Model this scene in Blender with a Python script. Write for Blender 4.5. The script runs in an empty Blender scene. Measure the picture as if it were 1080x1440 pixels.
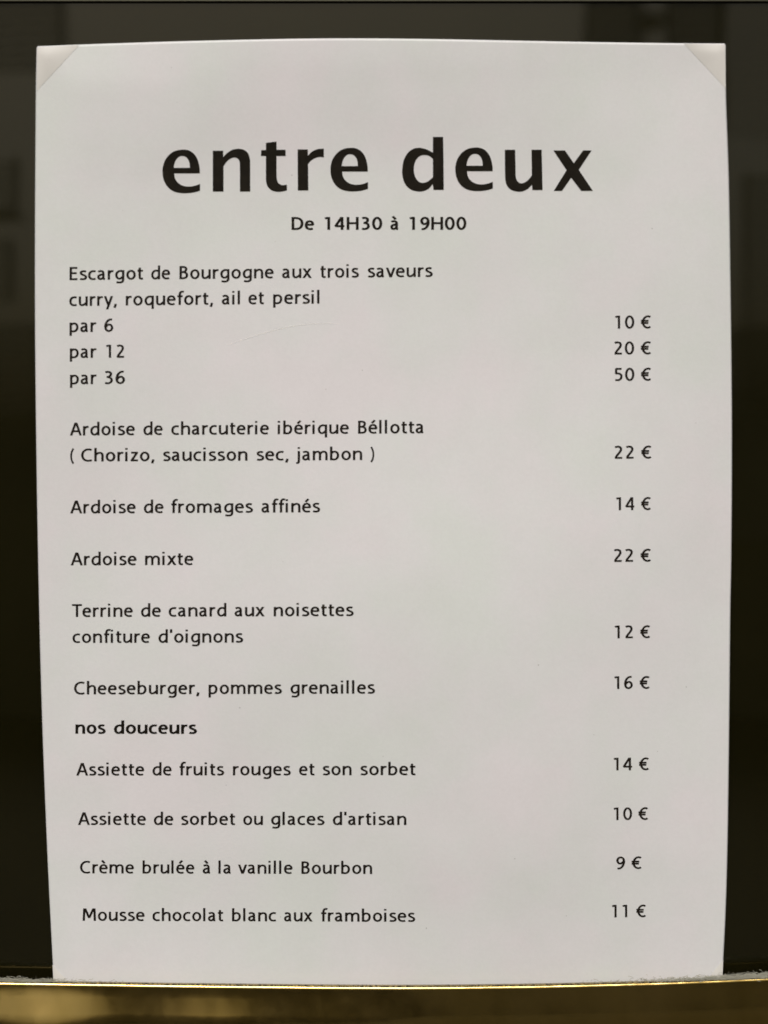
import bpy, bmesh, math, random
import numpy as np
from mathutils import Vector, Matrix
from mathutils.geometry import tessellate_polygon
R = math.radians
random.seed(7)
S = bpy.context.scene
COL = S.collection

# ------------------------------------------------------------------ camera
CAM_Z, DIST, PITCH = 1.50, 0.42, 3.0
FPX = 720 / math.tan(R(20.4))                    # focal length in photo pixels (1440 high)
cam_d = bpy.data.cameras.new('camera'); cam = bpy.data.objects.new('camera', cam_d); COL.objects.link(cam)
cam_d.sensor_fit = 'VERTICAL'; cam_d.angle_y = R(40.8)
CAM = Vector((0, -DIST, CAM_Z))
cam.location = CAM; cam.rotation_euler = (R(90 - PITCH), 0, 0)
cam_d.clip_start = 0.01; cam_d.clip_end = 200
cam_d.dof.use_dof = True; cam_d.dof.focus_distance = 0.442; cam_d.dof.aperture_fstop = 6.0
S.camera = cam
# ------------------------------------------------------------------ sky, sun, exposure
SUN_EL, SUN_AZ = 52, -10                          # azimuth to the right of the viewer's back
w = bpy.data.worlds.new('World'); S.world = w; w.use_nodes = True
nt = w.node_tree; bg = nt.nodes['Background']
sky = nt.nodes.new('ShaderNodeTexSky'); sky.sky_type = 'NISHITA'; sky.sun_disc = False
sky.sun_elevation = R(SUN_EL); sky.sun_rotation = R(180 - SUN_AZ)
sky.air_density = 0.6; sky.dust_density = 6.0; sky.ozone_density = 0.4
tint = nt.nodes.new('ShaderNodeMix'); tint.data_type = 'RGBA'; tint.blend_type = 'MULTIPLY'; tint.inputs[0].default_value = 1
tint.inputs[7].default_value = (1.0, .95, .70, 1)                # a warm hazy evening sky
nt.links.new(sky.outputs[0], tint.inputs[6]); nt.links.new(tint.outputs[2], bg.inputs[0]); bg.inputs[1].default_value = 0.055
sd = bpy.data.lights.new('sun', 'SUN'); sun = bpy.data.objects.new('sun', sd); COL.objects.link(sun)
sd.energy = 1.98; sd.angle = R(28); sd.color = (1.0, 0.975, 1.0)
sv = Vector((math.sin(R(SUN_AZ)) * math.cos(R(SUN_EL)), -math.cos(R(SUN_AZ)) * math.cos(R(SUN_EL)), math.sin(R(SUN_EL))))
sun.rotation_euler = sv.to_track_quat('Z', 'Y').to_euler(); sun.location = (1, -3, 6)
S.view_settings.view_transform = 'Standard'; S.view_settings.look = 'None'
S.view_settings.exposure = 0.26; S.view_settings.gamma = 1.0
S.cycles.max_bounces = 8; S.cycles.transparent_max_bounces = 12

# photo pixel -> point of the real plane y = Y (the wall the case hangs on is vertical)
def at(px, py, Y=0.0):
    d = Vector(((px - 540) / FPX, 1.0, -(py - 720) / FPX))
    d = Matrix.Rotation(R(-PITCH), 3, 'X') @ d
    t = (Y - CAM.y) / d.y
    return CAM + d * t

# ------------------------------------------------------------------ materials
def mat(name, col=(.5, .5, .5), rough=.5, metal=0, spec=.5, coat=0):
    m = bpy.data.materials.new(name); m.use_nodes = True
    b = m.node_tree.nodes['Principled BSDF']
    b.inputs['Base Color'].default_value = (*col, 1); b.inputs['Roughness'].default_value = rough
    b.inputs['Metallic'].default_value = metal; b.inputs['Specular IOR Level'].default_value = spec
    b.inputs['Coat Weight'].default_value = coat
    return m, m.node_tree, b
def N(t, kind, **kw):
    n = t.nodes.new(kind)
    for k, v in kw.items():
        if k in n.inputs: n.inputs[k].default_value = v
        else: setattr(n, k, v)
    return n
def noise(t, scale, detail=4, rough=.5, stretch=None):
    tc = N(t, 'ShaderNodeTexCoord'); n = N(t, 'ShaderNodeTexNoise')
    n.inputs['Scale'].default_value = scale; n.inputs['Detail'].default_value = detail; n.inputs['Roughness'].default_value = rough
    src = tc.outputs['Object']
    if stretch:
        mp = N(t, 'ShaderNodeMapping'); mp.inputs['Scale'].default_value = stretch
        t.links.new(src, mp.inputs[0]); src = mp.outputs[0]
    t.links.new(src, n.inputs['Vector']); return n
def ramp(t, src, stops):
    r = N(t, 'ShaderNodeValToRGB'); e = r.color_ramp.elements
    while len(e) < len(stops): e.new(.5)
    for i, (p, c) in enumerate(stops):
        e[i].position = p; e[i].color = (*c, 1) if len(c) == 3 else c
    t.links.new(src, r.inputs[0]); return r
def bump(t, b, src, strength, dist):
    n = N(t, 'ShaderNodeBump'); n.inputs['Strength'].default_value = strength; n.inputs['Distance'].default_value = dist
    t.links.new(src, n.inputs['Height']); t.links.new(n.outputs[0], b.inputs['Normal'])

M_paper, t, b = mat('paper', (.76, .74, .72), .38, spec=.22)
n1 = noise(t, 24, 5, .62)
r1 = ramp(t, n1.outputs['Fac'], [(.34, (.735, .782, .800)), (.5, (.755, .778, .822)), (.66, (.780, .774, .835))])
n2 = noise(t, 55, 4, .6)
r2 = ramp(t, n2.outputs['Fac'], [(.3, (.965, .965, .96)), (.7, (1, 1, 1))])
n4 = noise(t, 900, 2, .6)
r4 = ramp(t, n4.outputs['Fac'], [(.3, (.975, .975, .975)), (.7, (1, 1, 1))])
mx = N(t, 'ShaderNodeMix', data_type='RGBA', blend_type='MULTIPLY'); mx.inputs[0].default_value = 1
t.links.new(r1.outputs[0], mx.inputs[6]); t.links.new(r2.outputs[0], mx.inputs[7])
mx2 = N(t, 'ShaderNodeMix', data_type='RGBA', blend_type='MULTIPLY'); mx2.inputs[0].default_value = 1
t.links.new(mx.outputs[2], mx2.inputs[6]); t.links.new(r4.outputs[0], mx2.inputs[7])
t.links.new(mx2.outputs[2], b.inputs['Base Color'])
n3 = noise(t, 1400, 3, .6); bump(t, b, n3.outputs['Fac'], .12, .0002)

M_ink, t, b = mat('black_ink', (.012, .011, .009), .5, spec=.12)
n1 = noise(t, 300, 3); r1 = ramp(t, n1.outputs['Fac'], [(.3, (.007, .0055, .0035)), (.75, (.014, .011, .007))])
t.links.new(r1.outputs[0], b.inputs['Base Color'])
M_ink2, t, b = mat('thin_ink', (.022, .019, .017), .6, spec=.12)
n1 = noise(t, 700, 3); r1 = ramp(t, n1.outputs['Fac'], [(.3, (.007, .005, .0035)), (.75, (.022, .017, .013))])
t.links.new(r1.outputs[0], b.inputs['Base Color'])

M_corner, t, b = mat('corner_paper', (.62, .60, .54), .6, spec=.4)
n1 = noise(t, 60, 3); r1 = ramp(t, n1.outputs['Fac'], [(.3, (.70, .71, .70)), (.7, (.75, .75, .755))])
t.links.new(r1.outputs[0], b.inputs['Base Color'])

M_panel, t, b = mat('dark_glass', (.007, .0065, .004), .03, spec=.5)
b.inputs['IOR'].default_value = 1.60
n1 = noise(t, 18, 5); r1 = ramp(t, n1.outputs['Fac'], [(.3, (.0062, .0056, .0014)), (.75, (.0095, .0086, .0026))])
t.links.new(r1.outputs[0], b.inputs['Base Color'])
n2 = noise(t, 9, 3); bump(t, b, n2.outputs['Fac'], .06, .002)

M_brass, t, b = mat('brass', (.55, .40, .17), .12, metal=1)
n1 = noise(t, 40, 5, .6, (1, 1, .5)); r1 = ramp(t, n1.outputs['Fac'], [(.3, (.40, .30, .10)), (.75, (.53, .40, .165))])
t.links.new(r1.outputs[0], b.inputs['Base Color'])
n2 = noise(t, 160, 4, .65); r2 = ramp(t, n2.outputs['Fac'], [(.3, (.13,) * 3), (.75, (.22,) * 3)])
t.links.new(r2.outputs[0], b.inputs['Roughness'])
n3 = noise(t, 38, 3, .55, (1, 1, .3)); bump(t, b, n3.outputs['Fac'], .6, .0012)

M_rail, t, b = mat('dull_metal', (.12, .12, .09), .4, metal=.8)

def haze_sheet(name, col, a):
    m = bpy.data.materials.new(name); m.use_nodes = True; t = m.node_tree; t.nodes.clear()
    o = N(t, 'ShaderNodeOutputMaterial'); mix = N(t, 'ShaderNodeMixShader'); mix.inputs[0].default_value = a
    tr = N(t, 'ShaderNodeBsdfTransparent'); df = N(t, 'ShaderNodeBsdfDiffuse'); df.inputs[0].default_value = (*col, 1)
    t.links.new(tr.outputs[0], mix.inputs[1]); t.links.new(df.outputs[0], mix.inputs[2]); t.links.new(mix.outputs[0], o.inputs[0]); return m
M_highlight = haze_sheet('painted_highlight', (.9, .9, .88), .22)  # pale film for the painted highlight arc
M_speck = haze_sheet('speck', (.12, .11, .10), .30)
M_dust, t, b = mat('dust_lint', (.42, .42, .36), .95)
M_grime, t, b = mat('dark_grime', (.06, .05, .035), .95)

# ------------------------------------------------------------------ object helpers
def link(name, me, m=None, parent=None):
    o = bpy.data.objects.new(name, me)
    if m is not None: me.materials.append(m)
    COL.objects.link(o)
    if parent: o.parent = parent
    return o
def from_py(name, vs, fs, m=None, parent=None, smooth=False):
    me = bpy.data.meshes.new(name); me.from_pydata([tuple(v) for v in vs], [], fs); me.validate(); me.update()
    if smooth: me.polygons.foreach_set('use_smooth', [True] * len(me.polygons))
    return link(name, me, m, parent)
def tag(o, label=None, cat=None, group=None, kind=None):
    for k, v in (('label', label), ('category', cat), ('group', group), ('kind', kind)):
        if v: o[k] = v
    return o
def empty(name, loc=(0, 0, 0)):
    e = bpy.data.objects.new(name, None); e.location = loc; e.empty_display_size = .02; COL.objects.link(e); return e
def box(name, x0, x1, y0, y1, z0, z1, m, parent=None, bev=0):
    bm = bmesh.new(); bmesh.ops.create_cube(bm, size=1)
    for v in bm.verts:
        v.co = Vector(((x0 + x1) / 2 + v.co.x * (x1 - x0), (y0 + y1) / 2 + v.co.y * (y1 - y0), (z0 + z1) / 2 + v.co.z * (z1 - z0)))
    if bev: bmesh.ops.bevel(bm, geom=bm.edges[:], offset=bev, segments=3, affect='EDGES', profile=.5)
    me = bpy.data.meshes.new(name); bm.to_mesh(me); bm.free(); return link(name, me, m, parent)

def interp(pts, x):                              # smooth curve through the points (cubic Hermite)
    xs = [p[0] for p in pts]; ys = [p[1] for p in pts]; n = len(xs)
    i = max(0, min(n - 2, int(np.searchsorted(xs, x)) - 1)); h = xs[i + 1] - xs[i]
    def sl(k):
        if k == 0: return (ys[1] - ys[0]) / (xs[1] - xs[0])
        if k == n - 1: return (ys[-1] - ys[-2]) / (xs[-1] - xs[-2])
        return (ys[k + 1] - ys[k - 1]) / (xs[k + 1] - xs[k - 1])
    s = (x - xs[i]) / h; a = 2 * s**3 - 3 * s**2 + 1; bb = s**3 - 2 * s**2 + s; c = -2 * s**3 + 3 * s**2; d = s**3 - s**2
    return a * ys[i] + bb * h * sl(i) + c * ys[i + 1] + d * h * sl(i + 1)

# the sheet of paper, cut a little uneven
LEFT = [(60, 51.5), (130, 50.3), (350, 49), (500, 49.5), (700, 52), (900, 56), (1050, 60.5), (1200, 66.5), (1300, 71.3), (1400, 76.5)]
RIGHT = [(60, 1020.5), (130, 1021), (250, 1025), (400, 1027.5), (600, 1029.5), (780, 1028.7), (860, 1027.2), (1000, 1025.8), (1170, 1023.6), (1250, 1021.7), (1300, 1019.8), (1400, 1014.6)]
TOP = [(0, 66.5), (60, 64.8), (110, 62.8), (250, 58.2), (400, 54.8), (500, 54), (620, 55.2), (800, 58.6), (950, 60.8), (1040, 61.3)]
PT = 0.0008                                      # card thickness
def cockle(px, py):
    return 0.00042 * math.sin(px / 190 + py / 310 + .6) + 0.00030 * math.sin(px / 117 - py / 173 + 2.1) + .00016 * math.sin(py / 71 + px / 260)
def paper_y(px, py):                             # the sheet stands off the glass a little and bellies gently
    ed = min(1, max(0, min(px - 45, 1032 - px) / 260)) * min(1, max(0, min(py - 55, 1400 - py) / 200)); ed = ed * ed * (3 - 2 * ed)
    return -(0.0030 + PT + .0017 * ed * math.sin((py - 640) / 1300 * 2 * math.pi) + .0003 * ed + cockle(px, py) * min(1, max(0, (min(px - 45, 1032 - px, py - 55) / 60))))

# ------------------------------------------------------------------ display case on the wall
case = empty('display_panel', (0, 0, at(540, 1388).z))
def box_(name, *a, **k): return box(name, *a, **k)
p_tl = at(-260, -200); p_br = at(1340, 1640)
ZC = case.location.z
def cparent(o):
    o.parent = case; o.matrix_parent_inverse = Matrix.Translation(-case.location); return o
panel = cparent(box('glass_panel', p_tl.x, p_br.x, -.0011, .012, p_br.z, p_tl.z, M_panel)); panel['label'] = 'dark polished olive black glass panel'
GY1 = -.0011
RAIL = [(-300, 1374), (-100, 1379.5), (0, 1381.5), (135, 1383.6), (270, 1385.6), (540, 1388), (700, 1387), (810, 1385), (950, 1381), (1080, 1375.5), (1200, 1369), (1380, 1358)]
# brass bottom rail: profile swept along the gently bowed line of its top edge
def sweep_rail(name, line, prof, m, x0, x1, n, yb):
    vs, fs = [], []; k = len(prof)
    for i in range(n + 1):
        px = x0 + (x1 - x0) * i / n; py = interp(line, px); p = at(px, py, yb)
        lean = math.tan(R(15.5 - 12.5 * min(1, max(0, (px - 120) / 620))))          # brighter left end shaped in: the face leans back more there
        lean *= 1 + .16 * math.sin(px / 37) + .13 * math.sin(px / 61 + 1)
        for (dy, dz) in prof: vs.append((p.x, yb + dy - (max(0, -dz - rr) * lean if dy < .0005 else 0), p.z + dz))
    for i in range(n):
        for j in range(k):
            a = i * k + j; c = i * k + (j + 1) % k
            fs.append((a, c, c + k, a + k))
    fs.append(tuple(range(k))); fs.append(tuple(n * k + j for j in reversed(range(k))))
    return from_py(name, vs, fs, m, None, True)
YB = -.0084
rr = .0010
prof = [(.0018, -.0012), (.0018, 0), (rr, 0)] + [(rr - rr * math.sin(a), -rr + rr * math.cos(a)) for a in [R(10 * q) for q in range(1, 10)]] + [(.0001, -.004), (0, -.0085), (0, -.030), (.0014, -.030)]
rail = cparent(sweep_rail('bottom_rail', RAIL, prof, M_brass, -260, 1340, 120, YB))
rail['label'] = 'polished brass rail with a bright rounded upper lip'
trail_z = at(540, 2.2, -.002).z
cparent(box('top_rail', p_tl.x, p_br.x, -.0022, -.00112, trail_z, trail_z + .018, M_rail, bev=.0002))
tag(case, 'dark glass display panel with a brass bottom rail behind and below the white sheet', 'display panel')

# ------------------------------------------------------------------ menu sheet
menu = empty('menu_sheet', at(540, 1385, -.0012))
def mparent(o, par=None):
    o.parent = menu; o.matrix_parent_inverse = Matrix.Translation(-menu.location); return o
def paper_mesh():
    nu, nv = 72, 96; vs, fs = [], []
    rim = .0003
    def P(u, v):                                 # u, v in 0..1 -> photo-plane px
        px = 50 + 970 * u
        yt = interp(TOP, px); py = yt + (1396 - yt) * v
        l = interp(LEFT, py); r = interp(RIGHT, py); px = l + (r - l) * u
        yt = interp(TOP, px); py = yt + (1396 - yt) * v
        return px, py
    us = [0, .0014] + [.0024 + (1 - .0048) * i / nu for i in range(nu + 1)] + [.9986, 1]
    vz = [0, .0014] + [.0022 + (1 - .0044) * i / nv for i in range(nv + 1)] + [.9986, 1]
    W = len(us); H = len(vz)
    # rounded card edge: rows stepping back and outwards
    for j, v in enumerate(vz):
        for i, u in enumerate(us):
            px, py = P(u, v); y = paper_y(px, py)
            edge = (i in (0, W - 1)) + (j in (0, H - 1))
            if edge: y += .00055
            if edge == 2:                        # soften the corner
                cx, cy = P(.0022 if i == 0 else .9978, .0018 if j == 0 else .9982); px = px * .45 + cx * .55; py = py * .45 + cy * .55
            vs.append(at(px, py, y))
    for j in range(H - 1):
        for i in range(W - 1):
            a = j * W + i; fs.append((a, a + W, a + W + 1, a + 1))
    ring = [i for i in range(W)] + [j * W + W - 1 for j in range(1, H)] + [(H - 1) * W + i for i in range(W - 2, -1, -1)] + [j * W for j in range(H - 2, 0, -1)]
    base = len(vs)
    for r_ in ring: vs.append((vs[r_][0], vs[r_][1] + PT * .6, vs[r_][2]))
    n = len(ring)
    for k in range(n):
        a, c = ring[k], ring[(k + 1) % n]; fs.append((a, c, base + (k + 1) % n, base + k))
    b2 = len(vs)                                 # the back follows the front
    rmap = {r_: base + k for k, r_ in enumerate(ring)}
    for k in range(W * H): vs.append((vs[k][0], vs[k][1] + PT * .6, vs[k][2]))
    bi = lambda k: rmap.get(k, b2 + k)
    for j in range(H - 1):
        for i in range(W - 1):
            a = j * W + i; fs.append(tuple(bi(k) for k in (a + 1, a + W + 1, a + W, a)))
    return vs, fs
vs, fs = paper_mesh()
paper = mparent(from_py('paper', vs, fs, M_paper, None, True))
tag(menu, 'white printed menu sheet headed entre deux on the dark glass panel', 'menu')

# ------------------------------------------------------------------ lettering (own outlines)
# pen strokes on a 1000-unit em: S = straight pieces, C = smooth curve, D = diagonal clipped to a band, O = ellipse
def six(): return [('C', [(490, 690), (405, 702), (300, 665), (190, 550), (125, 380), (122, 220), (180, 85), (305, 30), (425, 75), (492, 200), (470, 310)]), ('C', [(492, 215), (470, 312), (390, 392), (295, 400), (200, 345), (135, 250)])]
G = {
 'a': (545, [('C', [(80, 462), (150, 490), (228, 500), (300, 485), (346, 440), (360, 375), (362, 300)]), ('S', [(362, 330), (362, 120)]), ('C', [(362, 150), (368, 70), (392, 38), (448, 34)]),
             ('C', [(362, 305), (275, 296), (180, 268), (110, 215), (92, 145), (118, 72), (178, 34), (250, 42), (312, 82), (362, 145)])]),
 'b': (625, [('S', [(120, 765), (120, 0)]), ('C', [(120, 385), (180, 448), (260, 492), (350, 490), (435, 440), (482, 345), (488, 255), (462, 150), (395, 65), (300, 30), (200, 36), (120, 70)])]),
 'c': (505, [('C', [(438, 478), (370, 498), (300, 500), (200, 472), (120, 390), (92, 270), (110, 150), (178, 65), (275, 32), (365, 36), (440, 60)])]),
 'd': (625, [('S', [(500, 765), (500, 0)]), ('C', [(500, 440), (440, 480), (360, 500), (270, 488), (180, 428), (125, 330), (115, 240), (140, 130), (200, 55), (275, 30), (350, 45), (430, 105), (500, 190)])]),
 'e': (560, [('S', [(95, 288), (468, 288)]), ('C', [(452, 262), (448, 350), (412, 440), (350, 488), (275, 501), (190, 478), (120, 398), (92, 275), (108, 155), (175, 68), (275, 32), (370, 32), (458, 58)])]),
 'f': (370, [('C', [(400, 735), (345, 752), (275, 748), (210, 700), (182, 620), (178, 520)]), ('S', [(178, 560), (178, 0)]), ('S', [(50, 496), (345, 496)])]),
 'g': (612, [('S', [(488, 530), (488, 0)]), ('C', [(488, 440), (440, 480), (360, 500), (270, 488), (180, 428), (125, 335), (115, 245), (140, 140), (200, 70), (275, 46), (350, 62), (430, 120), (488, 195)]),
             ('C', [(488, 30), (482, -60), (440, -130), (365, -165), (270, -172), (120, -150)])]),
 'h': (615, [('S', [(120, 765), (120, 0)]), ('C', [(120, 355), (185, 430), (270, 485), (360, 498), (440, 470), (484, 400), (495, 300)]), ('S', [(495, 330), (495, 0)])]),
 'i': (305, [('S', [(120, 530), (120, 0)]), ('S', [(120, 745), (120, 650)])]),
 'j': (300, [('S', [(150, 530), (150, -40)]), ('C', [(150, -20), (140, -100), (95, -150), (10, -170)]), ('S', [(150, 745), (150, 650)])]),
 'l': (305, [('S', [(120, 765), (120, 0)])]),
 'm': (935, [('S', [(120, 530), (120, 0)]), ('C', [(120, 355), (175, 430), (250, 485), (330, 498), (400, 470), (440, 400), (450, 300)]), ('S', [(450, 330), (450, 0)]),
             ('C', [(450, 355), (505, 430), (580, 485), (660, 498), (740, 470), (790, 400), (800, 300)]), ('S', [(800, 330), (800, 0)])]),
 'n': (615, [('S', [(120, 530), (120, 0)]), ('C', [(120, 355), (185, 430), (270, 485), (360, 498), (440, 470), (484, 400), (495, 300)]), ('S', [(495, 330), (495, 0)])]),
 'o': (615, [('O', (307, 265, 195, 236))]),
 'p': (625, [('S', [(120, 530), (120, -200)]), ('C', [(120, 385), (180, 448), (260, 492), (350, 490), (435, 440), (482, 345), (488, 255), (462, 150), (395, 65), (300, 30), (200, 36), (120, 70)])]),
 'q': (625, [('S', [(500, 530), (500, -200)]), ('C', [(500, 440), (440, 480), (360, 500), (270, 488), (180, 428), (125, 330), (115, 240), (140, 130), (200, 55), (275, 30), (350, 45), (430, 105), (500, 190)])]),
 'r': (415, [('S', [(120, 530), (120, 0)]), ('C', [(120, 350), (170, 425), (235, 480), (305, 494), (375, 490)])]),
 's': (475, [('C', [(385, 472), (305, 499), (225, 500), (150, 475), (112, 418), (128, 352), (195, 302), (280, 264), (355, 218), (388, 150), (362, 78), (290, 38), (205, 30), (130, 38), (72, 60)])]),
 't': (395, [('S', [(165, 655), (165, 140)]), ('C', [(165, 170), (174, 85), (215, 40), (280, 32), (348, 42)]), ('S', [(48, 496), (345, 496)])]),
 'u': (615, [('S', [(118, 530), (118, 210)]), ('C', [(118, 240), (124, 125), (170, 52), (245, 31), (325, 52), (415, 115), (495, 195)]), ('S', [(495, 530), (495, 0)])]),
 'v': (530, [('D', [(62, 580), (274, -10)], 0, 530), ('D', [(486, 580), (274, -10)], 0, 530)]),
 'x': (530, [('D', [(60, 570), (478, -40)], 0, 530), ('D', [(462, 570), (44, -40)], 0, 530)]),
 'y': (530, [('D', [(62, 580), (282, 0)], -60, 530), ('D', [(482, 580), (190, -230)], -200, 530)]),
 'z': (490, [('S', [(70, 494), (425, 494)]), ('D', [(398, 510), (85, 20)], 10, 520), ('S', [(55, 36), (435, 36)])]),
 'A': (685, [('D', [(62, -50), (345, 760)], 0, 723), ('D', [(630, -50), (345, 760)], 0, 723), ('S', [(160, 235), (530, 235)])]),
 'B': (590, [('S', [(120, 723), (120, 0)]), ('C', [(120, 688), (250, 688), (350, 672), (412, 612), (415, 530), (370, 445), (270, 400), (120, 390)]), ('C', [(200, 392), (320, 378), (420, 325), (460, 230), (448, 135), (385, 62), (280, 36), (120, 36)])]),
 'C': (690, [('C', [(600, 650), (530, 682), (430, 694), (300, 665), (175, 565), (115, 420), (112, 300), (165, 155), (285, 52), (430, 28), (530, 38), (612, 70)])]),
 'D': (740, [('S', [(120, 723), (120, 0)]), ('C', [(120, 688), (280, 688), (430, 660), (560, 560), (610, 420), (605, 280), (545, 140), (420, 55), (280, 36), (120, 36)])]),
 'E': (565, [('S', [(120, 723), (120, 0)]), ('S', [(120, 687), (480, 687)]), ('S', [(120, 385), (450, 385)]), ('S', [(120, 36), (492, 36)])]),
 'H': (745, [('S', [(120, 723), (120, 0)]), ('S', [(620, 723), (620, 0)]), ('S', [(120, 375), (620, 375)])]),
 'M': (850, [('S', [(128, 723), (100, 0)]), ('D', [(138, 800), (402, 170)], 120, 723), ('D', [(690, 800), (402, 170)], 120, 723), ('S', [(700, 723), (728, 0)])]),
 'T': (590, [('S', [(40, 687), (600, 687)]), ('S', [(320, 687), (320, 0)])]),
 '0': (634, [('O', (317, 361, 200, 333))]),
 '1': (634, [('S', [(345, 723), (345, 0)]), ('C', [(140, 655), (230, 680), (345, 690)])]),
 '2': (634, [('C', [(122, 655), (210, 687), (310, 692), (410, 655), (455, 565), (440, 470), (370, 355), (260, 215), (160, 75)]), ('S', [(110, 38), (530, 38)])]),
 '3': (634, [('C', [(145, 665), (225, 690), (320, 690), (410, 650), (438, 560), (400, 460), (310, 405), (215, 392)]), ('C', [(215, 392), (330, 378), (430, 325), (478, 225), (455, 120), (370, 48), (250, 28), (130, 48)])]),
 '4': (634, [('S', [(430, 723), (430, 0)]), ('D', [(450, 770), (70, 195)], 170, 723), ('S', [(62, 200), (560, 200)])]),
 '5': (634, [('S', [(495, 687), (165, 687)]), ('S', [(182, 700), (176, 390)]), ('C', [(150, 412), (265, 425), (380, 402), (465, 325), (478, 215), (435, 105), (340, 42), (240, 28), (125, 46)])]),
 '6': (634, six()), '9': (634, [('C', [(640 - x, 722 - y) for x, y in q[1]]) for q in six()]),
 '€': (634, [('C', [(545, 640), (470, 684), (385, 690), (270, 645), (170, 530), (122, 361), (160, 190), (255, 75), (370, 30), (465, 38), (545, 85)]), ('S', [(10, 430), (450, 430)]), ('S', [(10, 300), (430, 300)])]),
 '(': (320, [('C', [(272, 745), (170, 600), (110, 420), (110, 190), (170, 10), (272, -130)])]),
 ')': (320, [('C', [(48, 745), (150, 600), (210, 420), (210, 190), (150, 10), (48, -130)])]),
 ',': (300, [('S', [(150, 95), (128, 0), (85, -120)])]),
 "'": (235, [('S', [(120, 765), (112, 560)])]),
 ' ': (316, []),
}
def acc(base, dx, kind):
    adv, st = G[base]
    s = ('S', [(dx - 70, 590), (dx + 85, 755)]) if kind == 'acute' else ('S', [(dx + 70, 590), (dx - 85, 755)])
    return adv, st + [s]
G['é'] = acc('e', 290, 'acute'); G['è'] = acc('e', 270, 'grave'); G['à'] = acc('a', 240, 'grave')

def spline(pts, n=9):
    P = [np.array(p, float) for p in pts]; P = [2 * P[0] - P[1]] + P + [2 * P[-1] - P[-2]]; out = []
    for i in range(1, len(P) - 2):
        for k in range(n):
            s = k / n
            out.append(.5 * ((2 * P[i]) + (-P[i - 1] + P[i + 1]) * s + (2 * P[i - 1] - 5 * P[i] + 4 * P[i + 1] - P[i + 2]) * s * s + (-P[i - 1] + 3 * P[i] - 3 * P[i + 1] + P[i + 2]) * s**3))
    out.append(P[-2]); return out

STEP = 7.0
GX = np.arange(-110, 1010, STEP); GYY = np.arange(-290, 880, STEP)
XX, YY = np.meshgrid(GX, GYY)
def glyph_sdf(ch, ws, wh):
    F = np.full(XX.shape, 1e3); kx = wh / ws; r = wh / 2
    dw = wh - 72
    cap = ch.isupper() or ch.isdigit() or ch == '€'; hgt = 723 if cap else 530
    def adj(p):                                  # keep the letter height when the pen is heavier
        x, y = p; mid = hgt / 2
        return (x, y + dw / 2 * max(-1, min(1, (mid - y) / mid)))
    for st in G[ch][1]:
        kind, pts = st[0], st[1]; closed = False
        if kind == 'O':
            cx, cy, rx, ry = pts; ry -= dw / 2
            P = [np.array((cx + rx * math.cos(a), cy + ry * math.sin(a))) for a in np.linspace(0, 2 * math.pi, 61)]; closed = True
        elif kind == 'C': P = spline([adj(p) for p in pts])
        elif kind == 'S':
            if len(pts) == 2 and abs(pts[0][0] - pts[1][0]) > abs(pts[0][1] - pts[1][1]): pts = [adj(p) for p in pts]
            P = [np.array(p, float) for p in pts]
        else: P = [np.array(p, float) for p in pts]
        Q = [p * np.array((kx, 1)) for p in P]; X = XX * kx; Y = YY
        f = np.full(XX.shape, 1e3)
        for a, c in zip(Q[:-1], Q[1:]):
            d = c - a; L2 = max(1e-9, float(d @ d)); tt = np.clip(((X - a[0]) * d[0] + (Y - a[1]) * d[1]) / L2, 0, 1)
            f = np.minimum(f, np.hypot(X - a[0] - tt * d[0], Y - a[1] - tt * d[1]) - r)
        if not closed:
            for e, q in ((Q[0], Q[1]), (Q[-1], Q[-2])):
                d = e - q; d = d / np.linalg.norm(d); hp = (X - e[0]) * d[0] + (Y - e[1]) * d[1]
                near = np.hypot(X - e[0], Y - e[1]) < r * 1.35
                f = np.where(near, np.maximum(f, hp), f)
        if kind == 'D':
            f = np.maximum(f, np.maximum(YY - st[3], st[2] - YY))
        F = np.minimum(F, f)
    return F
def contours(F):
    segs = {}; ny, nx = F.shape
    def edge(i, j, k):                           # k 0: horizontal edge from (i,j), 1: vertical edge
        a = F[j, i]; c = F[j, i + 1] if k == 0 else F[j + 1, i]; s = a / (a - c)
        return (GX[i] + (s * STEP if k == 0 else 0), GYY[j] + (s * STEP if k == 1 else 0))
    ins = F < 0; mixed = np.argwhere((ins[:-1, :-1] != ins[1:, 1:]) | (ins[:-1, 1:] != ins[1:, :-1]) | (ins[:-1, :-1] != ins[:-1, 1:]))
    T = {1: [(3, 0)], 2: [(0, 1)], 3: [(3, 1)], 4: [(1, 2)], 5: [(3, 0), (1, 2)], 6: [(0, 2)], 7: [(3, 2)], 8: [(2, 3)], 9: [(2, 0)], 10: [(0, 1), (2, 3)], 11: [(2, 1)], 12: [(1, 3)], 13: [(1, 0)], 14: [(0, 3)]}
    for j, i in mixed:
        c = int(ins[j, i]) | int(ins[j, i + 1]) << 1 | int(ins[j + 1, i + 1]) << 2 | int(ins[j + 1, i]) << 3
        E = [(i, j, 0), (i + 1, j, 1), (i, j + 1, 0), (i, j, 1)]
        for a, d in T.get(c, []): segs[E[a]] = E[d]
    loops = []
    while segs:
        s0, cur = segs.popitem(); lp = [s0]
        while cur != s0 and cur in segs: lp.append(cur); cur = segs.pop(cur)
        pts = [edge(*e) for e in lp]
        # drop points that lie on the line of their neighbours
        keep = [pts[0]]
        for k in range(1, len(pts)):
            a = keep[-1]; c = pts[(k + 1) % len(pts)]; p = pts[k]
            L = math.hypot(c[0] - a[0], c[1] - a[1]) or 1
            dd = abs((c[0] - a[0]) * (a[1] - p[1]) - (a[0] - p[0]) * (c[1] - a[1])) / L
            if dd > .55 or L > 60: keep.append(p)
        if len(keep) > 3: loops.append(keep)
    return loops
CACHE = {}
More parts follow.
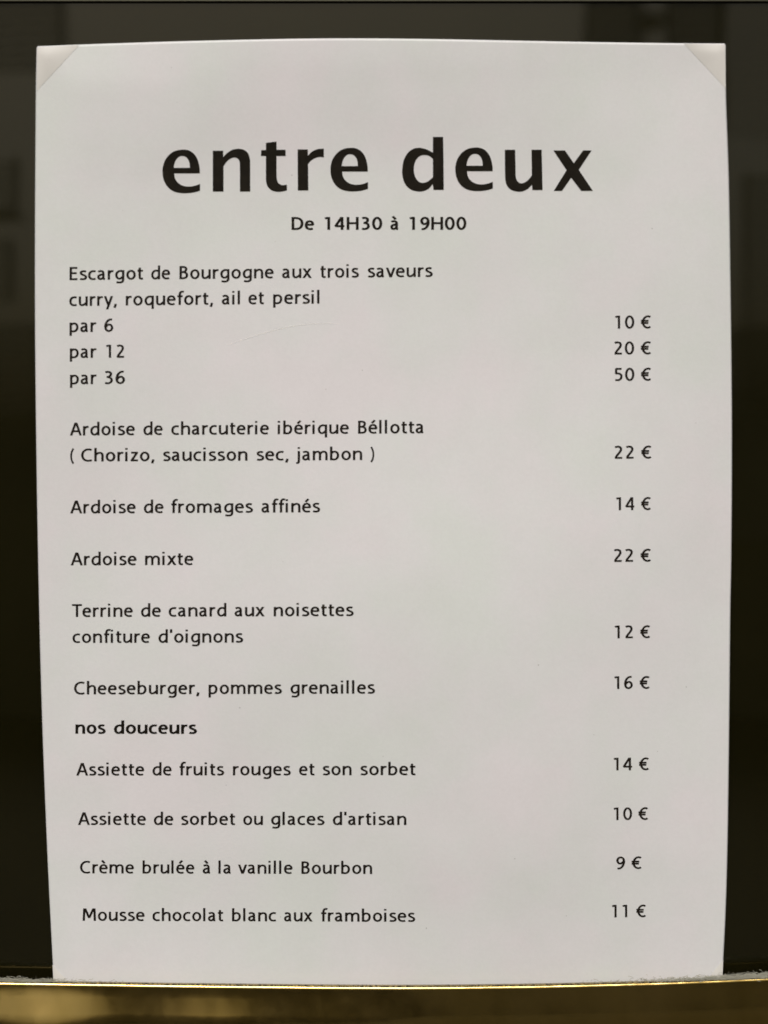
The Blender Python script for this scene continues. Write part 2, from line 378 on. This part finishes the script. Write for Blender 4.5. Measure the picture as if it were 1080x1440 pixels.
def glyph(ch, ws, wh):
    k = (ch, ws, wh)
    if k not in CACHE:
        lo = contours(glyph_sdf(ch, ws, wh)) if G[ch][1] else []
        flat, tris = [], []
        area = lambda l: sum(a[0] * c[1] - c[0] * a[1] for a, c in zip(l, l[1:] + l[:1])) / 2
        def inside(p, l):
            r = False
            for a, c in zip(l, l[1:] + l[:1]):
                if (a[1] > p[1]) != (c[1] > p[1]) and p[0] < (c[0] - a[0]) * (p[1] - a[1]) / (c[1] - a[1]) + a[0]: r = not r
            return r
        big = sorted(lo, key=lambda l: -abs(area(l))); outer = [l for l in big if sum(inside(l[0], q) for q in big if q is not l) % 2 == 0]
        for l in outer:
            grp = [l] + [h for h in big if h not in outer and inside(h[0], l)]; o = len(flat)
            tris += [tuple(i + o for i in q) for q in tessellate_polygon([[Vector((x, y, 0)) for x, y in g_] for g_ in grp])]
            flat += [p for g_ in grp for p in g_]
        CACHE[k] = (flat, tris)
    return CACHE[k]
def put(px, py): return at(px, py, paper_y(px, py) - .00006)
def word(vs, fs, text, x0, x1, y0, y1, em, ws, wh):
    pen = 0; flat, tr = [], []
    for ch in text:
        f, t_ = glyph(ch, ws, wh); o = len(flat)
        flat += [(x + pen, y) for x, y in f]; tr += [tuple(i + o for i in q) for q in t_]; pen += G[ch][0]
    lo = min(p[0] for p in flat); hi = max(p[0] for p in flat); base = len(vs)
    sx = (x1 - x0) / (hi - lo)
    for x, y in flat:
        s = (x - lo) * sx; px = x0 + s; py = y0 + (y1 - y0) * s / max(1, x1 - x0) - y * em / 1000
        px += (y0 - py) * ((540 - px) / 540) * .006
        vs.append(put(px, py))
    fs += [tuple(base + i for i in q) for q in tr]
    return sx * 1000 / em
def ink(o): return mparent(o)
REG = (131, 101); BLD = (158, 112)
def text_line(name, words, yl, yr, em, pen, m, label):
    X0 = words[0][1]; X1 = words[-1][2]; vs, fs = [], []; rs = []
    f = lambda x: yl + (yr - yl) * (x - X0) / (X1 - X0)
    for tx, a, c in words: rs.append(round(word(vs, fs, tx, a + .35, c - .35, f(a), f(c), em, *pen), 2))
    o = ink(from_py(name, vs, fs, m)); o['label'] = label; print(label, rs); return o

LINES = [
 ([('Escargot', 97.4, 201.7), ('de', 212.2, 239.6), ('Bourgogne', 252, 385.2), ('aux', 396.3, 438.7), ('trois', 450.2, 505.2), ('saveurs', 516.9, 608.9)], 393.8, 389.2, 25.3),
 ([('curry,', 97, 164.6), ('roquefort,', 176.5, 300), ('ail', 311.5, 337.8), ('et', 348.9, 371.7), ('persil', 383.7, 449.6)], 430.3, 426.8, 25.3),
 ([('par', 97.4, 135.7), ('6', 146.1, 159.6)], 467, 466.4, 25.2),
 ([('par', 97.8, 135.9), ('12', 148.7, 174.8)], 503.4, 502.9, 25.2),
 ([('par', 98.1, 136), ('36', 147, 176.1)], 540.3, 539.7, 25.1),
 ([('Ardoise', 97.9, 189.9), ('de', 201.2, 229.1), ('charcuterie', 240.5, 378.5), ('ibérique', 390.1, 490.9), ('Béllotta', 503.2, 595.7)], 612.4, 609.2, 25),
 ([('(', 98.4, 104.6), ('Chorizo,', 113.6, 217.6), ('saucisson', 229.1, 348.4), ('sec,', 360.5, 406.2), ('jambon', 415.8, 509.7), (')', 520.5, 526.6)], 649, 646.8, 25),
 ([('Ardoise', 98.4, 191.1), ('de', 201.9, 230.3), ('fromages', 240.5, 356.1), ('affinés', 367.2, 450.6)], 722, 720.4, 25),
 ([('Ardoise', 99.1, 192.3), ('mixte', 203.6, 272.2)], 795, 794.4, 24.9),
 ([('Terrine', 100.8, 187), ('de', 197.8, 226.5), ('canard', 236.8, 318.7), ('aux', 329.5, 372.5), ('noisettes', 384.5, 497.7)], 867.6, 866.2, 24.9),
 ([('confiture', 101.6, 211.1), ("d'oignons", 222.4, 342.3)], 904.1, 903.6, 24.8),
 ([('Cheeseburger,', 103.7, 280.9), ('pommes', 292.9, 396.8), ('grenailles', 408.1, 527.8)], 976.5, 975.3, 24.7),
 ([('Assiette', 106.9, 203.1), ('de', 214, 241.7), ('fruits', 252, 315.6), ('rouges', 327.1, 409.3), ('et', 420.2, 442.8), ('son', 453.6, 494.8), ('sorbet', 506.6, 584.8)], 1090.6, 1090, 24.5),
 ([('Assiette', 109.3, 205.5), ('de', 215.9, 244.1), ('sorbet', 254.4, 331.2), ('ou', 341.6, 370.1), ('glaces', 380.9, 456.8), ("d'artisan", 467.6, 571.8)], 1160, 1160.2, 24.4),
 ([('Crème', 112.1, 188.7), ('brulée', 200, 273.7), ('à', 284.5, 295.8), ('la', 306.7, 324.7), ('vanille', 334.3, 411.7), ('Bourbon', 423.5, 523.7)], 1228.1, 1229, 24.2),
 ([('Mousse', 115.8, 203.6), ('chocolat', 214, 314.4), ('blanc', 325.9, 388.9), ('aux', 399, 439.9), ('framboises', 451.2, 584.3)], 1294.8, 1296.3, 24.1),
]
for wds, yl, yr, em in LINES:
    text_line('dish_line', wds, yl, yr, em, REG, M_ink2, 'line of thin black print reading ' + ' '.join(x[0] for x in wds))
PRICES = [('10 €', 864.5, 915.9, 462.1, 25.2), ('20 €', 863.6, 915.9, 498.5, 25.2), ('50 €', 864.4, 916.1, 535.6, 25.1), ('22 €', 864, 916.6, 645.1, 25), ('14 €', 866, 915.8, 717.4, 25),
          ('22 €', 863.1, 915.8, 790.1, 24.9), ('12 €', 864.1, 914.8, 897.6, 24.8), ('16 €', 863.5, 914, 968.9, 24.7), ('14 €', 862.5, 913, 1083.3, 24.5), ('10 €', 862.6, 911.8, 1153.2, 24.4),
          ('9 €', 866.3, 902.7, 1222.2, 24.3), ('11 €', 860, 908.8, 1290, 24.2)]
for tx, a, c, y, em in PRICES:
    text_line('price', [(tx, a, c)], y, y - .4, em, REG, M_ink2, 'price reading ' + tx)
text_line('opening_hours', [('De', 409.6, 442.1), ('14H30', 455.9, 537.9), ('à', 548.5, 560.3), ('19H00', 575.3, 656.2)], 323.2, 323.0, 25, (152, 110), M_ink, 'bold opening hours reading De 14H30 à 19H00')
text_line('subheading', [('nos', 105.6, 149), ('douceurs', 159.8, 277.3)], 1031.8, 1032, 24.6, BLD, M_ink, 'bold subheading reading nos douceurs')

# the large heading: outlines drawn letter by letter, in tenths of a photo pixel (10.8 to the pixel)
c_ = 1
TE = [[(660, 688, 1), (655, 600), (625, 480), (565, 387), (485, 338), (400, 328), (290, 345), (200, 400), (130, 490), (97, 590), (92, 680), (105, 770), (145, 860), (215, 935), (300, 975), (400, 990), (520, 985), (600, 970), (662, 950, 1), (662, 848, 1), (600, 872), (520, 887), (440, 885), (370, 862), (312, 815), (280, 755), (270, 688, 1)],
      [(262, 605, 1), (272, 545), (298, 482), (342, 437), (393, 424), (445, 440), (485, 485), (503, 545), (508, 605, 1)]]
TN = [[(100, 345, 1), (258, 345, 1), (258, 440, 1), (320, 378), (400, 330), (490, 315), (575, 332), (635, 385), (662, 465), (667, 560), (668, 965, 1), (512, 965, 1), (510, 560), (497, 490), (462, 455), (410, 450), (350, 477), (298, 527), (262, 582, 1), (262, 965, 1), (100, 965, 1)]]
TT = [[(150, 225, 1), (312, 205, 1), (312, 330, 1), (450, 330, 1), (450, 425, 1), (312, 425, 1), (312, 600), (315, 760), (337, 830), (380, 862), (425, 866), (470, 860, 1), (470, 945, 1), (400, 965), (320, 968), (235, 945), (175, 885), (152, 800), (150, 700), (150, 425, 1), (75, 425, 1), (80, 335, 1), (150, 335, 1)]]
TR = [[(632, 325, 1), (788, 325, 1), (788, 420, 1), (850, 360), (930, 322), (1030, 312, 1), (1030, 445, 1), (960, 440), (890, 460), (830, 500), (790, 547, 1), (795, 948, 1), (635, 948, 1)]]
TD = [[(635, 135, 1), (790, 135, 1), (800, 940, 1), (642, 940, 1), (632, 852, 1), (570, 922), (490, 958), (410, 963), (300, 935), (215, 855), (174, 740), (169, 620), (195, 480), (260, 370), (350, 312), (440, 301), (540, 325), (634, 375, 1)],
      [(635, 470, 1), (580, 425), (500, 410), (420, 437), (365, 515), (345, 620), (362, 730), (410, 805), (470, 832), (540, 820), (590, 787), (635, 745, 1)]]
TU = [[(215, 330, 1), (372, 330, 1), (378, 600), (382, 740), (407, 807), (457, 839), (512, 829), (572, 785), (625, 722, 1), (620, 330, 1), (775, 330, 1), (788, 943, 1), (634, 943, 1), (626, 862, 1), (560, 927), (480, 962), (400, 965), (310, 937), (245, 870), (222, 775), (217, 600)]]
TX = [[(305, 340, 1), (480, 340, 1), (615, 535, 1), (755, 340, 1), (885, 340, 1), (690, 635, 1), (905, 955, 1), (728, 955, 1), (575, 755, 1), (435, 955, 1), (310, 955, 1), (505, 640, 1)]]
def smooth_loop(pts):
    n = len(pts); k0 = next((i for i, p in enumerate(pts) if len(p) == 3), 0); pts = pts[k0:] + pts[:k0] + [pts[k0]]
    out = []; seg = [pts[0][:2]]
    for p in pts[1:]:
        seg.append(p[:2])
        if len(p) == 3:
            out += [tuple(q) for q in (spline(seg, 7) if len(seg) > 2 else [np.array(seg[0]), np.array(seg[1])])[:-1]]; seg = [p[:2]]
    return out
TITLE = [(TE, 220, 180), (TN, 290, 180), (TT, 360, 180), (TR, 360, 180), (TE, 236.2 + 220, 177.5), (TD, 550, 180), (TE, 411.8 + 220, 177), (TU, 690, 180), (TX, 750, 180)]
for nm, idx, lb in (('heading_word', range(0, 5), 'large bold heading word entre'), ('heading_word', range(5, 9), 'large bold heading word deux')):
    vs, fs = [], []
    for k in idx:
        lo, ox, oy = TITLE[k]; L = [smooth_loop(l) for l in lo]; base = len(vs)
        tris = tessellate_polygon([[Vector((x, y, 0)) for x, y in l] for l in L])
        for l in L:
            for x, y in l: vs.append(put(ox + x / 10.8, oy + y / 10.8))
        fs += [tuple(base + i for i in q) for q in tris]
    o = ink(from_py(nm, vs, fs, M_ink)); o['label'] = lb

# pale arc painted on the sheet as a highlight
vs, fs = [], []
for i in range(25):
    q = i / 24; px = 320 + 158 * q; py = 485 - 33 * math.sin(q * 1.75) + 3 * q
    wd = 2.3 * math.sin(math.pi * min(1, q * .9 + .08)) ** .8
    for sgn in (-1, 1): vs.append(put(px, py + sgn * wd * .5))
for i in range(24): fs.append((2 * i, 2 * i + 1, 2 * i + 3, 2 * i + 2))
ink(from_py('highlight_arc', vs, fs, M_highlight))['label'] = 'faint pale curved highlight painted on the paper'

vs, fs = [], []
for k in range(24):
    px = random.uniform(70, 1005); py = random.uniform(90, 1365)
    if k < 4: px, py = ((337, 995), (757, 935), (318, 1104), (965, 966))[k]
    e = random.uniform(.5, 1.1) * (1.25 if k < 4 else 1); b0 = len(vs); m_ = random.randint(5, 7)
    for q in range(m_):
        a_ = 6.283 * q / m_; vs.append(put(px + math.cos(a_) * e * random.uniform(.6, 1.3), py + math.sin(a_) * e * random.uniform(.6, 1.3)))
    fs.append(tuple(b0 + q for q in range(m_)))
o = ink(from_py('specks', vs, fs, M_speck)); o['kind'] = 'stuff'; o['label'] = 'tiny grey specks of dirt on the paper'

# ------------------------------------------------------------------ corner mounts
def corner(c, a, b_, lift, label):
    # c corner, a and b_ the two tips on the paper edges (photo px); the open diagonal stands off the sheet
    n = 10; vs, fs, idx = [], [], {}
    def P(i, j):
        u, v = i / n, j / n; px = c[0] + (a[0] - c[0]) * u + (b_[0] - c[0]) * v; py = c[1] + (a[1] - c[1]) * u + (b_[1] - c[1]) * v
        s = u + v; m = 4 * u * v / max(.05, s * s)
        return px, py, .00006 + lift * (1 - s ** 1.7) * min(1, 5 * min(u, v) + .25)
    for i in range(n + 1):
        for j in range(n + 1 - i):
            px, py, h = P(i, j); idx[(i, j)] = len(vs); vs.append(at(px, py, paper_y(px, py) - h))
    front = len(vs)
    for i in range(n + 1):
        for j in range(n + 1 - i):
            px, py, h = P(i, j); vs.append(at(px, py, paper_y(px, py) - h + .00005))
    for i in range(n):
        for j in range(n - i):
            fs.append((idx[(i, j)], idx[(i + 1, j)], idx[(i, j + 1)]))
            fs.append(tuple(front + q for q in (idx[(i, j + 1)], idx[(i + 1, j)], idx[(i, j)])))
            if i + j < n - 1:
                q4 = (idx[(i + 1, j)], idx[(i + 1, j + 1)], idx[(i, j + 1)])
                fs.append(q4); fs.append(tuple(front + q for q in reversed(q4)))
    B = [(i, 0) for i in range(n)] + [(n - j, j) for j in range(n)] + [(0, n - j) for j in range(n)]
    for k in range(len(B)):
        a_, c2 = idx[B[k]], idx[B[(k + 1) % len(B)]]; q0 = len(vs); vs += [vs[a_], vs[c2], vs[front + c2], vs[front + a_]]; fs.append((q0, q0 + 1, q0 + 2, q0 + 3))
    me = bpy.data.meshes.new('corner_mount'); org = at(c[0], c[1], -.0012)
    me.from_pydata([tuple(Vector(v) - org) for v in vs], [], fs); me.validate()
    bm = bmesh.new(); bm.from_mesh(me); bmesh.ops.recalc_face_normals(bm, faces=bm.faces); bm.to_mesh(me); bm.free()
    me.polygons.foreach_set('use_smooth', [True] * len(me.polygons))
    o = link('corner_mount', me, M_corner); o.location = org
    tag(o, label, 'corner mount', 'corner mounts holding the menu sheet'); return o
corner((52.3, 66.2), (111, 63.6), (51.5, 128), .0007, 'off white triangular paper corner mount at the top left of the sheet')
corner((1020, 62.6), (962, 61.6), (1020.4, 124), .0008, 'grey beige triangular paper corner mount at the top right of the sheet')
corner((75.6, 1387), (104, 1388.5), (73.8, 1357), .0003, 'small pale corner mount low at the left, above the brass rail')
corner((1015.6, 1385), (986, 1387), (1017, 1350), .0003, 'small pale corner mount low at the right beside the lint')

# ------------------------------------------------------------------ lint and grime along the rail
def flecks(name, n, fx, m, label, fibres=False, hgt=7.0):
    vs, fs = [], []
    for k in range(n):
        px = fx(); top = interp(RAIL, px)
        py = top - .5 - abs(random.gauss(0, 1)) * hgt * .45 ; Y = random.uniform(-.0082, -.0068)
        s = random.uniform(.6, 1.5)
        p = at(px, py, Y); e = .00022 * s
        if fibres and random.random() < .45:
            a = random.uniform(0, 6.28); L = random.uniform(.0008, .0026); d = Vector((math.cos(a), random.uniform(-.2, .2), math.sin(a) * .5)) * L
            wv = Vector((0, 0, .00006)); b0 = len(vs)
            mid = p + d * .5 + Vector((0, 0, random.uniform(-.0003, .0005)))
            for q in (p, mid, p + d): vs.extend([q - wv, q + wv])
            fs += [(b0, b0 + 2, b0 + 3, b0 + 1), (b0 + 2, b0 + 4, b0 + 5, b0 + 3)]
        else:
            b0 = len(vs); ang = random.random() * 3
            for q in range(3): vs.append(p + Vector((math.cos(ang + q * 2.1) * e * random.uniform(.6, 1.5), random.uniform(-1, 1) * e * .5, math.sin(ang + q * 2.1) * e * .7)))
            vs.append(p + Vector((0, -e, e * .3)))
            fs += [(b0, b0 + 1, b0 + 3), (b0 + 1, b0 + 2, b0 + 3), (b0 + 2, b0, b0 + 3), (b0, b0 + 2, b0 + 1)]
    o = from_py(name, vs, fs, m); tag(o, label, name.replace('_', ' '), None, 'stuff'); return o
flecks('dust', 4200, lambda: 1110 - abs(random.gauss(0, 85)), M_dust, 'pale grey dust and lint heaped on the right end of the brass rail', True, 5.5)
flecks('dust', 1500, lambda: -20 + abs(random.gauss(0, 60)), M_dust, 'thin grey dust on the left end of the brass rail', True, 5)
flecks('grime', 2600, lambda: random.uniform(60, 1000), M_grime, 'brown grime crumbs along the middle of the brass rail', False, 1.4)
# few specks of dust on the board
vs, fs = [], []
for (px, py, s) in [(37, 358, 1.3), (680, 43, 1.2), (1036, 813, 1.5), (1062, 497, 1), (268, 45, 1), (12, 700, 1), (20, 1110, 1), (1050, 610, .9), (1066, 285, .8), (55 - 20, 1272, 1), (760, 10, 1), (905, 30, .8)]:
    for q in range(3):
        p = at(px + random.gauss(0, .8), py + random.gauss(0, .8), GY1 + .0002); e = .00016 * s * random.uniform(.6, 1.2); b0 = len(vs)
        vs += [p + Vector((-e, 0, 0)), p + Vector((0, 0, -e)), p + Vector((e, 0, 0)), p + Vector((0, 0, e)), p + Vector((0, -e, 0))]
        fs += [(b0, b0 + 1, b0 + 4), (b0 + 1, b0 + 2, b0 + 4), (b0 + 2, b0 + 3, b0 + 4), (b0 + 3, b0, b0 + 4)]
tag(from_py('dust_specks', vs, fs, M_dust), 'scattered pale dust specks over the dark board', 'dust', None, 'stuff')

# ------------------------------------------------------------------ the street the glass looks out on
M_wall, t, b = mat('render_wall', (.50, .45, .31), .9)
M_pave, t, b = mat('pavement', (.05, .043, .022), .9)
M_wood, t, b = mat('dark_paint', (.12, .105, .07), .6)
M_pale, t, b = mat('pale_paint', (.6, .58, .5), .7)
M_house, t, b = mat('house_wall', (.20, .19, .17), .9)
g = box('pavement', -15, 15, -30, 2, -.2, 0, M_pave); tag(g, kind='structure')
host = box('house_wall', -6, 6, .0125, .30, 0, 7, M_house); tag(host, 'plain rendered house wall behind the menu case', 'wall')
FY = -7.0
shop = empty('shopfront', (0, FY, 0)); tag(shop, 'low terrace front with added slat screens across the street, seen only as a reflection', 'building')
def sp(o): o.parent = shop; o.matrix_parent_inverse = Matrix.Translation(-shop.location); return o
def fx(px): return (px - 540) / FPX * (DIST + abs(FY)) 
def fz(py):
    a = R(-PITCH) + math.atan(-(py - 720) / FPX); return CAM_Z + math.tan(a) * (DIST + abs(FY))
sp(box('wall', -9, 9, FY - .4, FY, 0, fz(585), M_wall))
def opening(px0, px1, py0, py1):
    x0, x1, z1, z0 = fx(px0), fx(px1), fz(py0), fz(py1)
    wn = sp(box('window', x0, x1, FY, FY + .03, z0, z1, M_wood))
def mass(name, px0, px1, py0, py1, m, d=.3):
    sp(box(name, fx(px0), fx(px1), FY - d, FY, fz(py1), fz(py0), m))
def dimming_screen(px0, px1, py0, py1, step, fill):     # added slat screen, spaced to dim the sky reflected in the glass
    sh = sp(box('dimming_screen', fx(px0), fx(px0) + .02, FY, FY + .05, fz(py1), fz(py0), M_pale))
    sp(box('screen_side', fx(px1) - .02, fx(px1), FY, FY + .05, fz(py1), fz(py0), M_pale))
    z = fz(py1)
    while z < fz(py0):
        sl = box('slat', fx(px0) + .02, fx(px1) - .02, FY + .01, FY + .04, z, z + step * fill, M_pale)
        sl.parent = sh; z += step
dimming_screen(818, 896, -60, 585, .045, .55); dimming_screen(927, 1003, -60, 585, .045, .55)
dimming_screen(1003, 1200, -60, 190, .05, .10); dimming_screen(1036, 1200, 245, 585, .05, .35); dimming_screen(-200, 100, -60, 100, .05, .3)
dimming_screen(-200, 34, 222, 300, .05, .30); dimming_screen(-400, 60, 455, 585, .05, .5); dimming_screen(1020, 1400, 470, 760, .05, .7)
dimming_screen(-200, 26, 338, 425, .05, .30)
for a in ((-300, 30, 300, 306), (1003, 1200, 545, 556), (896, 927, 20, 30)): mass('added_bar', *a, M_pale, .2)  # added bars, placed for dark lines in the reflected sky
